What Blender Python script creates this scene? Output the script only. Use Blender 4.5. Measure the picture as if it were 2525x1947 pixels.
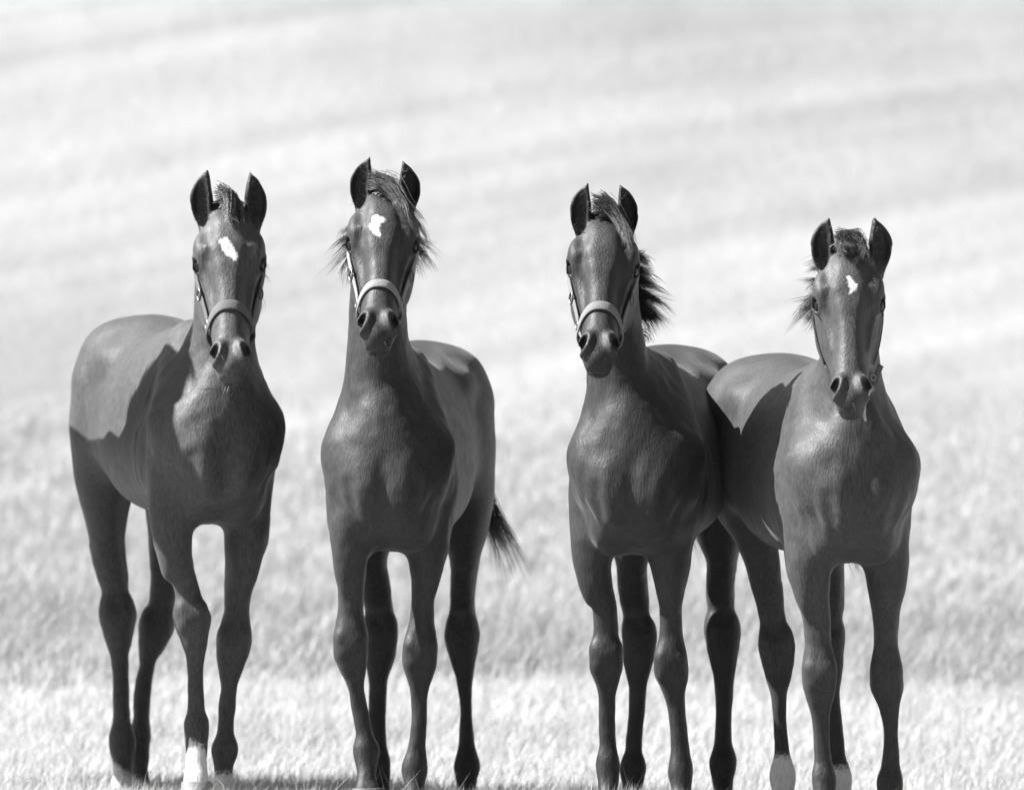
import bpy, math, random
import numpy as np
from mathutils import Vector, noise as mnoise

for o in list(bpy.data.objects):
    bpy.data.objects.remove(o)
SC = bpy.context.scene
COL = SC.collection
rng = np.random.default_rng(7)
R = math.radians

# ------------------------------------------------------------------ camera, sky, sun, exposure
CD, CZ, HOR = 25.0, 0.70, 1300.0            # camera distance to the foals, height, photo row of its horizon
cam_d = bpy.data.cameras.new('camera')
cam = bpy.data.objects.new('camera', cam_d)
COL.objects.link(cam)
cam.location = (0, -CD, CZ)
cam.rotation_euler = (R(90), 0, 0)
cam_d.sensor_width = 36
cam_d.lens = 36 * CD / 2.525
cam_d.shift_y = (HOR - 973.5) / 2525
cam_d.clip_end = 1000
cam_d.dof.use_dof = True
cam_d.dof.focus_distance = CD + 0.40
cam_d.dof.aperture_fstop = 4.4
SC.camera = cam

SUN_AZ, SUN_EL = 87.0, 46.0                 # degrees left of the line to the camera, height
w = bpy.data.worlds.new('World')
SC.world = w
w.use_nodes = True
nt = w.node_tree
nt.nodes.clear()
sky = nt.nodes.new('ShaderNodeTexSky')
sky.sky_type = 'NISHITA'
sky.sun_disc = False
sky.sun_elevation = R(SUN_EL)
sun_dir = Vector((-math.sin(R(SUN_AZ)) * math.cos(R(SUN_EL)), -math.cos(R(SUN_AZ)) * math.cos(R(SUN_EL)), math.sin(R(SUN_EL))))
sky.sun_rotation = math.atan2(sun_dir.x, sun_dir.y)
bw = nt.nodes.new('ShaderNodeRGBToBW')      # the photograph is black and white
bg = nt.nodes.new('ShaderNodeBackground')
bg.inputs['Strength'].default_value = 0.05
out = nt.nodes.new('ShaderNodeOutputWorld')
nt.links.new(sky.outputs[0], bw.inputs[0])
nt.links.new(bw.outputs[0], bg.inputs[0])
nt.links.new(bg.outputs[0], out.inputs[0])
sl = bpy.data.lights.new('sun', 'SUN')
sl.energy = 5.0
sl.angle = R(0.55)
sun = bpy.data.objects.new('sun', sl)
COL.objects.link(sun)
sun.rotation_euler = sun_dir.to_track_quat('Z', 'Y').to_euler()
vs = SC.view_settings
vs.view_transform = 'Standard'
vs.look = 'None'
vs.exposure = 1.80
vs.gamma = 1.0
SC.cycles.max_bounces = 6

# ------------------------------------------------------------------ helpers
def PX(px, py, y):
    k = (CD + y) / CD / 1000.0
    return np.array([(px - 1262.5) * k, y, CZ + (HOR - py) * k])

def unpx(p):
    k = CD / (CD + p[..., 1]) * 1000.0
    return p[..., 0] * k + 1262.5, HOR - (p[..., 2] - CZ) * k

# the foals stand one behind the other from left to right: depth behind the nearest one, read from where their feet meet the ground
DEPTH = (1.25, .80, .35, 0.0)
GX = np.array([-6, -1.2, -0.75, -0.30, 0.32, 0.86, 1.4, 6])
GZ = np.array([0.0, -0.015, -0.010, -0.028, -0.036, -0.062, -0.08, -0.25])
def foot(x, y):
    """height of the turf below one foal, in that foal's own frame"""
    x = np.asarray(x, float); y = np.asarray(y, float)
    g = sum(np.interp(x + d, GX, GZ) for d in (-.12, -.06, 0, .06, .12)) / 5
    t = np.clip(y / 1.0, 0, 1)
    return g - 0.02 * t * t * (3 - 2 * t)
SIZE = [(CD + .12 + d) / (CD + .12) for d in DEPTH]
WX = np.array([-8, -1.25, -.75 * SIZE[0], -.30 * SIZE[1], .32 * SIZE[2], .86 * SIZE[3], 1.4, 8])
WZ = np.array([-.03, -.05, CZ + (-.010 - CZ) * SIZE[0], CZ + (-.028 - CZ) * SIZE[1], CZ + (-.036 - CZ) * SIZE[2], -.062, -.075, -.15])
WD = np.array([1.25, 1.25, 1.25, .8, .35, 0, 0, 0])
def ground(x, y):
    x = np.asarray(x, float); y = np.asarray(y, float)
    g = 0
    for d in (-.12, -.06, 0, .06, .12):
        t = np.clip(y - np.interp(x + d, WX, WD), 0, 1)
        g = g + (np.interp(x + d, WX, WZ) - 0.02 * t * t * (3 - 2 * t)) / 5
    s = (y - 4.0) / 1.2
    g = g + 0.09 * 1.2 * np.logaddexp(0, s) + 0.11 * 2.0 * np.logaddexp(0, (y - 13.5) / 2.0)
    far = np.clip((y - 3) / 10, 0, 1)
    return g + far * (0.05 * np.sin(x * .5 + y * .33) + 0.05 * np.sin(x * -.31 + y * .21 + 1.3))

def mesh_obj(name, verts, faces, mat, parent=None, smooth=True):
    me = bpy.data.meshes.new(name)
    verts = np.asarray(verts, np.float32)
    if isinstance(faces, np.ndarray):
        n, k = faces.shape
        me.vertices.add(len(verts)); me.vertices.foreach_set('co', verts.ravel())
        me.loops.add(n * k); me.loops.foreach_set('vertex_index', faces.astype(np.int32).ravel())
        me.polygons.add(n)
        me.polygons.foreach_set('loop_start', np.arange(0, n * k, k, dtype=np.int32))
        me.polygons.foreach_set('loop_total', np.full(n, k, np.int32))
        me.update(calc_edges=True)
    else:
        me.from_pydata([tuple(map(float, v)) for v in verts], [], faces)
    if smooth:
        me.polygons.foreach_set('use_smooth', np.ones(len(me.polygons), bool))
    me.materials.append(mat)
    o = bpy.data.objects.new(name, me)
    COL.objects.link(o)
    if parent is not None:
        o.parent = parent
    return o

def attr(o, name, vals):
    a = o.data.attributes.new(name, 'FLOAT', 'POINT')
    a.data.foreach_set('value', np.asarray(vals, np.float32))

class NT:
    def __init__(s, name):
        s.m = bpy.data.materials.new(name); s.m.use_nodes = True
        s.t = s.m.node_tree; s.t.nodes.clear()
        s.o = s.t.nodes.new('ShaderNodeOutputMaterial')
        s.b = s.t.nodes.new('ShaderNodeBsdfPrincipled')
        s.t.links.new(s.b.outputs[0], s.o.inputs[0])
    def n(s, kind, **kw):
        nd = s.t.nodes.new('ShaderNode' + kind)
        for k, v in kw.items():
            if hasattr(nd, k): setattr(nd, k, v)
            else: nd.inputs[k.replace('_', ' ')].default_value = v
        return nd
    def l(s, a, b): s.t.links.new(a, b)
    def math(s, op, a, b=None, c=None, clamp=False):
        nd = s.t.nodes.new('ShaderNodeMath'); nd.operation = op; nd.use_clamp = clamp
        for i, v in enumerate((a, b, c)):
            if v is None: continue
            if isinstance(v, (int, float)): nd.inputs[i].default_value = v
            else: s.l(v, nd.inputs[i])
        return nd.outputs[0]
    def ramp(s, x, a, b, c=0.0, d=1.0, interp='SMOOTHSTEP'):
        nd = s.t.nodes.new('ShaderNodeMapRange'); nd.interpolation_type = interp
        nd.clamp = True if interp == 'LINEAR' else nd.clamp
        s.l(x, nd.inputs[0])
        for i, v in enumerate((a, b, c, d)): nd.inputs[i + 1].default_value = v
        return nd.outputs[0]
    def noise(s, scale, detail=4, rough=.55, vec=None, dim='3D'):
        nd = s.t.nodes.new('ShaderNodeTexNoise'); nd.noise_dimensions = dim
        nd.inputs['Scale'].default_value = scale; nd.inputs['Detail'].default_value = detail
        nd.inputs['Roughness'].default_value = rough
        if vec is not None: s.l(vec, nd.inputs['Vector'])
        return nd.outputs[0]
    def mapped(s, scale=(1, 1, 1), rot=(0, 0, 0), coord='Object'):
        tc = s.t.nodes.new('ShaderNodeTexCoord'); mp = s.t.nodes.new('ShaderNodeMapping')
        mp.inputs['Scale'].default_value = scale; mp.inputs['Rotation'].default_value = rot
        s.l(tc.outputs[coord], mp.inputs[0]); return mp.outputs[0]
    def attr(s, name):
        nd = s.t.nodes.new('ShaderNodeAttribute'); nd.attribute_name = name; return nd.outputs['Fac']
    def grey(s, v):
        nd = s.t.nodes.new('ShaderNodeCombineColor')
        for i in range(3): s.l(v, nd.inputs[i])
        return nd.outputs[0]
    def bump(s, h, strength=.3, dist=.002):
        nd = s.t.nodes.new('ShaderNodeBump'); nd.inputs['Strength'].default_value = strength
        nd.inputs['Distance'].default_value = dist
        s.l(h, nd.inputs['Height']); s.l(nd.outputs[0], s.b.inputs['Normal'])

def simple(name, v, rough=.6, spec=.5, bump=None):
    t = NT(name)
    nz = t.noise(60 if bump is None else bump, 5)
    t.l(t.grey(t.ramp(nz, .25, .75, v * .75, v * 1.25)), t.b.inputs['Base Color'])
    t.b.inputs['Roughness'].default_value = rough
    t.b.inputs['Specular IOR Level'].default_value = spec
    t.bump(nz, .25, .001)
    return t.m

def coat(name, base):
    t = NT(name)
    o = t.mapped()
    n1 = t.noise(5, 5, .6, o)
    n2 = t.noise(34, 4, .6, o)
    hair = t.noise(210, 3, .65, t.mapped((1.0, 1.0, .22)))
    v = t.ramp(n1, .3, .7, base * .90, base * 1.1)
    v = t.math('MULTIPLY', v, t.ramp(n2, .3, .7, .95, 1.05))
    v = t.math('MULTIPLY', v, t.ramp(hair, .25, .75, .62, 1.38))
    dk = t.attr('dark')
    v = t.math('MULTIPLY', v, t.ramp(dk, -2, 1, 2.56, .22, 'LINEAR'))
    edge = t.math('MULTIPLY', t.math('SUBTRACT', t.noise(130, 4, .7, o), .5), .016)
    star = t.ramp(t.math('ADD', t.attr('star'), edge), -.0030, .0036)
    sock = t.ramp(t.math('ADD', t.attr('sock'), t.math('MULTIPLY', edge, 3.5)), -.012, .014)
    wh = t.math('MAXIMUM', star, sock)
    whv = t.ramp(hair, .2, .8, .40, .58)
    mx = t.n('Mix'); mx.data_type = 'FLOAT'
    t.l(wh, mx.inputs[0]); t.l(v, mx.inputs[2]); t.l(whv, mx.inputs[3])
    t.l(t.grey(mx.outputs[0]), t.b.inputs['Base Color'])
    t.l(t.ramp(n2, .3, .7, .49, .62), t.b.inputs['Roughness'])
    t.b.inputs['Specular IOR Level'].default_value = .32
    t.b.inputs['Sheen Weight'].default_value = .08
    t.b.inputs['Sheen Roughness'].default_value = .4
    t.bump(t.math('ADD', t.math('MULTIPLY', hair, 1.0), t.math('MULTIPLY', n2, .5)), .6, .0028)
    return t.m

def hair_mat(name, v):
    t = NT(name)
    nz = t.noise(50, 3)
    t.l(t.grey(t.ramp(nz, .3, .7, v * .6, v * 1.5)), t.b.inputs['Base Color'])
    t.b.inputs['Roughness'].default_value = .38
    t.b.inputs['Specular IOR Level'].default_value = .5
    return t.m

def webbing(name, v):
    t = NT(name)
    wv = t.n('TexWave'); wv.inputs['Scale'].default_value = 160; wv.inputs['Distortion'].default_value = .6
    wv.bands_direction = 'X'
    t.l(t.mapped(), wv.inputs['Vector'])
    nz = t.noise(45, 5, .7)
    a = t.math('MULTIPLY', t.ramp(nz, .3, .75, v * .65, v * 1.15), t.ramp(wv.outputs['Fac'], 0, 1, .8, 1.05))
    t.l(t.grey(a), t.b.inputs['Base Color'])
    t.b.inputs['Roughness'].default_value = .8
    t.b.inputs['Specular IOR Level'].default_value = .2
    t.bump(wv.outputs['Fac'], .5, .0012)
    return t.m

M = {}
M['hoof_pale'] = simple('pale_hoof_horn', .12, .6, .4, 90)
M['hoof'] = simple('hoof_horn', .06, .5, .5, 90)
M['eye'] = NT('eye_wet')
M['eye'].b.inputs['Base Color'].default_value = (.006, .006, .006, 1)
M['eye'].b.inputs['Roughness'].default_value = .12
M['eye'].b.inputs['Specular IOR Level'].default_value = .3
M['eye'] = M['eye'].m
M['hair'] = hair_mat('mane_hair', .035)
M['hair_light'] = hair_mat('forelock_hair', .075)
M['whisker'] = hair_mat('whisker_hair', .07)
M['metal'] = NT('halter_metal')
M['metal'].b.inputs['Base Color'].default_value = (.22, .22, .22, 1)
M['metal'].b.inputs['Metallic'].default_value = 1
M['metal'].b.inputs['Roughness'].default_value = .5
M['metal'] = M['metal'].m

# ------------------------------------------------------------------ ground sheet and grass
def build_ground():
    xs = np.concatenate([np.linspace(-140, -8, 34)[:-1], np.linspace(-8, 8, 130), np.linspace(8, 140, 34)[1:]])
    ys = np.concatenate([np.linspace(-60, -4, 20)[:-1], np.linspace(-4, 20, 190), np.linspace(20, 260, 150)[1:]])
    X, Y = np.meshgrid(xs, ys)
    Z = ground(X, Y)
    ny, nx = X.shape
    V = np.stack([X.ravel(), Y.ravel(), Z.ravel()], 1)
    i = np.arange(ny * nx).reshape(ny, nx)
    F = np.stack([i[:-1, :-1].ravel(), i[:-1, 1:].ravel(), i[1:, 1:].ravel(), i[1:, :-1].ravel()], 1)
    t = NT('pasture_ground')
    o = t.mapped()
    clump = t.noise(2.0, 6, .6, t.mapped((1, .25, 1)))
    fine = t.noise(14, 5, .7, t.mapped((1, .4, 1)))
    big = t.noise(.16, 3, .5, o)
    # mown swaths running obliquely up the slope
    rot = t.mapped((1, 1, 1), (0, 0, R(-48)))
    def along(sx, sy):
        m_ = t.n('VectorMath'); m_.operation = 'MULTIPLY'; m_.inputs[1].default_value = (sx, sy, 1); t.l(rot, m_.inputs[0]); return m_.outputs[0]
    sw = t.noise(1.0, 2, .5, along(.035, .85))
    sw2 = t.noise(1.0, 2, .5, along(.07, 2.6))
    sep = t.n('SeparateXYZ'); t.l(o, sep.inputs[0])
    far = t.ramp(sep.outputs['Y'], 9, 16)
    v = t.math('ADD', t.ramp(clump, .3, .7, -.022, .02, 'LINEAR'), t.ramp(fine, .3, .7, -.013, .010, 'LINEAR'))
    v = t.math('MULTIPLY', v, t.ramp(sep.outputs['Y'], 10, 18, 1, .45))
    s = t.math('ADD', t.ramp(sw, .36, .64, -.016, .014, 'LINEAR'), t.ramp(sw2, .36, .64, -.012, .012, 'LINEAR'))
    v = t.math('ADD', v, t.math('MULTIPLY', s, far))
    v = t.math('ADD', v, t.ramp(big, .35, .65, -.012, .012, 'LINEAR'))
    v = t.math('ADD', v, t.ramp(sep.outputs['Y'], 4, 16, .275, .192))
    t.l(t.grey(v), t.b.inputs['Base Color'])
    t.b.inputs['Roughness'].default_value = .95
    t.b.inputs['Specular IOR Level'].default_value = .05
    t.bump(t.math('ADD', clump, t.math('MULTIPLY', fine, .5)), .6, .06)
    g = mesh_obj('ground', V, F, t.m)
    g['kind'] = 'structure'
    g['label'] = 'pale dry pasture rising to a mown hillside behind the foals'

def grass_mat():
    t = NT('dry_grass')
    tone = t.attr('tone')
    t.l(t.grey(tone), t.b.inputs['Base Color'])
    t.b.inputs['Roughness'].default_value = .6
    t.b.inputs['Specular IOR Level'].default_value = .3
    tr = t.n('BsdfTranslucent'); t.l(t.grey(tone), tr.inputs['Color'])
    ms = t.n('MixShader'); ms.inputs[0].default_value = .3
    t.l(t.b.outputs[0], ms.inputs[1]); t.l(tr.outputs[0], ms.inputs[2]); t.l(ms.outputs[0], t.o.inputs[0])
    return t.m

def blades(x, y, h, wd, lean, az, tone, rows=3):
    n = len(x)
    z = ground(x, y) - .004
    facing = rng.uniform(0, np.pi, n)
    px, py = np.cos(facing), np.sin(facing)
    dx, dy = np.cos(az), np.sin(az)
    V = np.zeros((n, 2 * rows - 1, 3), np.float32)
    for r in range(rows):
        s = r / (rows - 1)
        cx = x + dx * lean * h * s ** 2; cy = y + dy * lean * h * s ** 2; cz = z + h * s * (1 - .25 * lean * s)
        hw = wd * (1 - s) * .5
        if r < rows - 1:
            V[:, 2 * r] = np.stack([cx - px * hw, cy - py * hw, cz], 1)
            V[:, 2 * r + 1] = np.stack([cx + px * hw, cy + py * hw, cz], 1)
        else:
            V[:, 2 * r] = np.stack([cx, cy, cz], 1)
    F = []
    base = np.arange(n) * (2 * rows - 1)
    for r in range(rows - 2):
        a = base + 2 * r
        F.append(np.stack([a, a + 1, a + 3], 1)); F.append(np.stack([a, a + 3, a + 2], 1))
    a = base + 2 * (rows - 2)
    F.append(np.stack([a, a + 1, a + 2], 1))
    return V.reshape(-1, 3), np.concatenate(F), np.repeat(tone, 2 * rows - 1)

def vnoise(x, y, sc, seed):
    r = np.random.default_rng(seed); tab = r.random((64, 64))
    u, v = x * sc, y * sc; i, j = np.floor(u).astype(int), np.floor(v).astype(int); fu, fv = u - i, v - j
    fu, fv = fu * fu * (3 - 2 * fu), fv * fv * (3 - 2 * fv)
    g = lambda a, b: tab[a % 64, b % 64]
    return (g(i, j) * (1 - fu) + g(i + 1, j) * fu) * (1 - fv) + (g(i, j + 1) * (1 - fu) + g(i + 1, j + 1) * fu) * fv

def build_grass():
    parts = []
    def zone(n, y0, y1, wx, hmin, hmax, wd, tone_mid, spread=.1, lean=(.1, .9), thin=0.0):
        y = rng.uniform(y0, y1, n); x = rng.uniform(-wx, wx, n)
        p = .6 * vnoise(x, y, 3.0, 3) + .4 * vnoise(x, y, 9.0, 4)
        keep = rng.random(n) > thin * (1 - p) * 1.6
        x, y, p = x[keep], y[keep], p[keep]; n = len(x)
        h = rng.uniform(hmin, hmax, n) * (.55 + .9 * p)
        fade = np.clip((16 - y) / 8, 0, 1)
        kp = rng.random(n) < fade
        x, y, p, h = x[kp], y[kp], p[kp], h[kp]; n = len(x)
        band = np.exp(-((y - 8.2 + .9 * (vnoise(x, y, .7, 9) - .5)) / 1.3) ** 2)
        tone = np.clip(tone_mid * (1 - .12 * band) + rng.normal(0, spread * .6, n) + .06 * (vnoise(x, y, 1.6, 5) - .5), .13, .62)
        h = h * (1 + .7 * band)
        parts.append(blades(x, y, h, wd * rng.uniform(.6, 1.4, n), rng.uniform(*lean, n), rng.normal(-.3, 1.3, n), tone))
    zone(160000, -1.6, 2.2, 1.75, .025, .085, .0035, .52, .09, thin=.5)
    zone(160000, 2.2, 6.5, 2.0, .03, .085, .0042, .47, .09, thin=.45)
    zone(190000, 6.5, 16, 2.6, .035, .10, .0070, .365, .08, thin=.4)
    zone(50000, -2.5, 14, 5.5, .03, .09, .010, .38, .08, thin=.4)
    zone(60000, -1.5, .75, 1.6, .045, .115, .0032, .53, .09, lean=(.2, 1.0), thin=.5)
    zone(30000, -7, -1.6, 5.0, .03, .09, .010, .42, .08, thin=.3)
    # stalks that stand taller
    n = 900
    y = rng.uniform(-.9, 2.8, n); x = rng.uniform(-1.6, 1.6, n)
    parts.append(blades(x, y, rng.uniform(.07, .17, n), np.full(n, .0028), rng.uniform(.2, .9, n), rng.uniform(0, 6.28, n), rng.uniform(.3, .52, n), 3))
    for (hx, hy) in HOOF_SPOTS:
        n = 420
        a = rng.uniform(0, 6.28, n); r_ = rng.uniform(.035, .15, n)
        x, y = hx + r_ * np.cos(a), hy - .03 + r_ * np.sin(a)
        parts.append(blades(x, y, rng.uniform(.03, .085, n), rng.uniform(.002, .004, n), rng.uniform(.1, .8, n), rng.uniform(0, 6.28, n), rng.uniform(.27, .46, n), 3))
    Vs, Fs, Ts, off = [], [], [], 0
    for v, f, t in parts:
        Vs.append(v); Fs.append(f + off); Ts.append(t); off += len(v)
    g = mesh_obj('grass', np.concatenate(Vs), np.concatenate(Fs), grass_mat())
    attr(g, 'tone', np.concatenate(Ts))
    g['kind'] = 'stuff'
    g['label'] = 'short dry pale grass growing over the pasture'
    g['category'] = 'grass'

# ------------------------------------------------------------------ implicit-surface modelling of a foal
def pchip(x, y, xq):
    x = np.asarray(x, float); y = np.asarray(y, float)
    h = np.diff(x); d = np.diff(y) / h
    m = np.zeros_like(y)
    m[0], m[-1] = d[0], d[-1]
    for i in range(1, len(x) - 1):
        if d[i - 1] * d[i] > 0:
            w1, w2 = 2 * h[i] + h[i - 1], h[i] + 2 * h[i - 1]
            m[i] = (w1 + w2) / (w1 / d[i - 1] + w2 / d[i])
    k = np.clip(np.searchsorted(x, xq) - 1, 0, len(x) - 2)
    t = (xq - x[k]) / h[k]
    return ((1 + 2 * t) * (1 - t) ** 2 * y[k] + t * (1 - t) ** 2 * h[k] * m[k]
            + t * t * (3 - 2 * t) * y[k + 1] + t * t * (t - 1) * h[k] * m[k + 1])

class Field:
    def __init__(s, ax):
        s.ax = [np.asarray(a, np.float32) for a in ax]
        s.F = np.full([len(a) for a in s.ax], .3, np.float32)
    def win(s, lo, hi, pad):
        sl, cs = [], []
        for d in range(3):
            a = np.searchsorted(s.ax[d], lo[d] - pad); b = np.searchsorted(s.ax[d], hi[d] + pad)
            sl.append(slice(max(a, 0), min(b, len(s.ax[d])))); sh = [1, 1, 1]; sh[d] = -1
            cs.append(s.ax[d][sl[-1]].reshape(sh))
        return tuple(sl), cs
    def put(s, sl, d, k, op):
        f = s.F[sl]
        if op == 'add':
            h = np.maximum(k - np.abs(f - d), 0) / k
            s.F[sl] = np.minimum(f, d) - h * h * k * .25
        else:
            d = -d
            h = np.maximum(k - np.abs(f - d), 0) / k
            s.F[sl] = np.maximum(f, d) + h * h * k * .25
    def ell(s, c, r, rot=None, k=.03, op='add'):
        c = np.asarray(c, float); r = np.asarray(r, float)
        rot = np.eye(3) if rot is None else np.asarray(rot, float)     # rows = local axes in world
        ext = np.sqrt(((rot.T * r) ** 2).sum(1))
        sl, (x, y, z) = s.win(c - ext, c + ext, k + .012)
        if 0 in s.F[sl].shape: return
        x, y, z = x - c[0], y - c[1], z - c[2]
        k0 = 0; k1 = 0
        for i in range(3):
            q = (x * np.float32(rot[i, 0]) + y * np.float32(rot[i, 1]) + z * np.float32(rot[i, 2]))
            k0 = k0 + (q / np.float32(r[i])) ** 2; k1 = k1 + (q / np.float32(r[i] ** 2)) ** 2
        k0 = np.sqrt(k0); k1 = np.sqrt(k1) + 1e-6
        s.put(sl, (k0 * (k0 - 1) / k1).astype(np.float32), k, op)
    def loft(s, o, T, U, V, st, caps=(.03, .03), n=2.0, k=.03, op='add'):
        """st rows: t, u0, v0, half width, extent to +v, extent to -v, taper (wider to +v)"""
        o, T, U, V = (np.asarray(a, float) for a in (o, T, U, V))
        st = np.asarray(st, float); st = st[np.argsort(st[:, 0])]
        narr = st[:, 7] if st.shape[1] > 7 else None
        tq = np.linspace(st[0, 0], st[-1, 0], 260)
        P = [pchip(st[:, 0], st[:, c], tq) for c in range(1, 7)]
        pts = []
        for i in range(0, 260, 6):
            for a in (-1, 1):
                for b in (P[3][i], -P[4][i]):
                    pts.append(o + T * tq[i] + U * (P[0][i] + a * P[2][i] * 1.25) + V * (P[1][i] + b))
        for tt in (tq[0] - caps[0], tq[-1] + caps[1]): pts.append(o + T * tt)
        pts = np.array(pts)
        sl, (x, y, z) = s.win(pts.min(0), pts.max(0), k + .012)
        if 0 in s.F[sl].shape: return
        x, y, z = x - np.float32(o[0]), y - np.float32(o[1]), z - np.float32(o[2])
        f = np.float32
        t = x * f(T[0]) + y * f(T[1]) + z * f(T[2])
        u = x * f(U[0]) + y * f(U[1]) + z * f(U[2])
        v = x * f(V[0]) + y * f(V[1]) + z * f(V[2])
        tc = np.clip(t, tq[0], tq[-1])
        ip = lambda j: np.interp(tc, tq, P[j]).astype(np.float32)
        u = u - ip(0); v = v - ip(1)
        a = ip(2); b = np.where(v > 0, ip(3), ip(4))
        tp = ip(5)
        a = a * (1 + tp * np.clip(v / b, -1.1, 1.1))
        cap = np.where(t < tq[0], f(caps[0]), f(caps[1])); dt = t - tc
        qa, qb, qc = np.abs(u / a), np.abs(v / b), np.abs(dt / cap)
        if n == 2.0: q = np.sqrt(qa * qa + qb * qb + qc * qc)
        else:
            if narr is not None: n = np.interp(tc, st[:, 0], narr).astype(np.float32)
            q = (qa ** n + qb ** n + qc ** n) ** (1 / n)
        g = np.sqrt((qa / a) ** 2 + (qb / b) ** 2 + (qc / cap) ** 2) + 1e-5
        q2 = np.sqrt(qa * qa + qb * qb + qc * qc)
        s.put(sl, ((q - 1) * q2 / g).astype(np.float32), k, op)
    def cap(s, A, B, ra, rb, k=.02, op='add'):
        A, B = np.asarray(A, float), np.asarray(B, float); m = max(ra, rb)
        sl, (x, y, z) = s.win(np.minimum(A, B) - m, np.maximum(A, B) + m, k + .012)
        if 0 in s.F[sl].shape: return
        D = B - A; L = float(D @ D); f = np.float32
        x, y, z = x - f(A[0]), y - f(A[1]), z - f(A[2])
        h = np.clip((x * f(D[0]) + y * f(D[1]) + z * f(D[2])) / f(L), 0, 1)
        d = np.sqrt((x - h * f(D[0])) ** 2 + (y - h * f(D[1])) ** 2 + (z - h * f(D[2])) ** 2) - (f(ra) + (f(rb) - f(ra)) * h)
        s.put(sl, d.astype(np.float32), k, op)
    def sample(s, p):
        p = np.asarray(p, float); I, Wt = [], []
        for d in range(3):
            i = np.clip(np.searchsorted(s.ax[d], p[..., d]) - 1, 0, len(s.ax[d]) - 2)
            I.append(i); Wt.append(np.clip((p[..., d] - s.ax[d][i]) / (s.ax[d][i + 1] - s.ax[d][i]), 0, 1))
        r = 0
        for a in (0, 1):
            for b in (0, 1):
                for c in (0, 1):
                    r = r + s.F[I[0] + a, I[1] + b, I[2] + c] * (Wt[0] if a else 1 - Wt[0]) * (Wt[1] if b else 1 - Wt[1]) * (Wt[2] if c else 1 - Wt[2])
        return r
    def march(s, p, d, dist, step=.002):
        """first entry into the body going from p along d; None if missed"""
        ts = np.arange(0, dist, step); q = np.asarray(p)[None] + np.asarray(d)[None] * ts[:, None]
        f = s.sample(q); i = np.argmax(f < 0)
        if f[i] >= 0: return None
        if i == 0: return q[0]
        a = f[i - 1] / (f[i - 1] - f[i]); return q[i - 1] + (q[i] - q[i - 1]) * a
    def normal(s, p, e=.004):
        g = np.array([s.sample(np.asarray(p) + e * np.eye(3)[i]) - s.sample(np.asarray(p) - e * np.eye(3)[i]) for i in range(3)])
        return g / (np.linalg.norm(g) + 1e-9)
    def mesh(s, relax=2):
        F = s.F; ins = F < 0
        c = [ins[a:ins.shape[0] - 1 + a, b:ins.shape[1] - 1 + b, d:ins.shape[2] - 1 + d] for a in (0, 1) for b in (0, 1) for d in (0, 1)]
        tot = np.zeros(c[0].shape, np.int8)
        for q in c: tot += q
        act = (tot > 0) & (tot < 8)
        I, J, K = np.nonzero(act)
        idx = np.full(act.shape, -1, np.int32); idx[I, J, K] = np.arange(len(I))
        val = {(a, b, d): F[I + a, J + b, K + d] for a in (0, 1) for b in (0, 1) for d in (0, 1)}
        acc = np.zeros((len(I), 3)); cnt = np.zeros(len(I))
        for p0 in val:
            for ax in range(3):
                if p0[ax]: continue
                p1 = list(p0); p1[ax] = 1; p1 = tuple(p1)
                a, b = val[p0], val[p1]; m = (a < 0) != (b < 0)
                t = np.where(m, a / np.where(m, a - b, 1), 0)
                P = np.array(p0, float)[None] + np.zeros((len(I), 3)); P[:, ax] = t
                acc[m] += P[m]; cnt[m] += 1
        acc /= cnt[:, None]
        V = np.stack([s.ax[0][I] + acc[:, 0] * (s.ax[0][I + 1] - s.ax[0][I]), s.ax[1][J] + acc[:, 1] * (s.ax[1][J + 1] - s.ax[1][J]), s.ax[2][K] + acc[:, 2] * (s.ax[2][K + 1] - s.ax[2][K])], 1)
        Q = []
        for ax in range(3):
            o1, o2 = [(1, 2), (2, 0), (0, 1)][ax]
            sa = [slice(None)] * 3; sb = [slice(None)] * 3
            sa[ax] = slice(0, -1); sb[ax] = slice(1, None)
            for o in (o1, o2): sa[o] = slice(1, -1); sb[o] = slice(1, -1)
            A, B = ins[tuple(sa)], ins[tuple(sb)]
            e = np.nonzero(A != B); pos = [e[0].copy(), e[1].copy(), e[2].copy()]
            for o in (o1, o2): pos[o] = pos[o] + 1
            def cell(da, db):
                q = [pos[0], pos[1], pos[2]]; q[o1] = q[o1] - da; q[o2] = q[o2] - db
                return idx[q[0], q[1], q[2]]
            quad = np.stack([cell(1, 1), cell(0, 1), cell(0, 0), cell(1, 0)], 1)
            fl = ~A[e]
            quad[fl] = quad[fl][:, ::-1]
            Q.append(quad)
        Q = np.concatenate(Q); Q = Q[(Q >= 0).all(1)]
        E = np.concatenate([Q[:, [0, 1]], Q[:, [1, 2]], Q[:, [2, 3]], Q[:, [3, 0]]])
        deg = np.bincount(E.ravel(), minlength=len(V)).astype(float)[:, None]; deg[deg == 0] = 1
        for lam in [.5, -.52] * relax:
            S = np.zeros_like(V)
            for d in range(3):
                S[:, d] = np.bincount(E[:, 0], V[E[:, 1], d], len(V)) + np.bincount(E[:, 1], V[E[:, 0], d], len(V))
            V = V + lam * (S / deg - V)
        return V, Q

def rotframe(T, U):
    T = np.asarray(T, float); T = T / np.linalg.norm(T); U = np.asarray(U, float); U = U - T * (U @ T); U /= np.linalg.norm(U)
    return T, U, np.cross(T, U)

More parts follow.
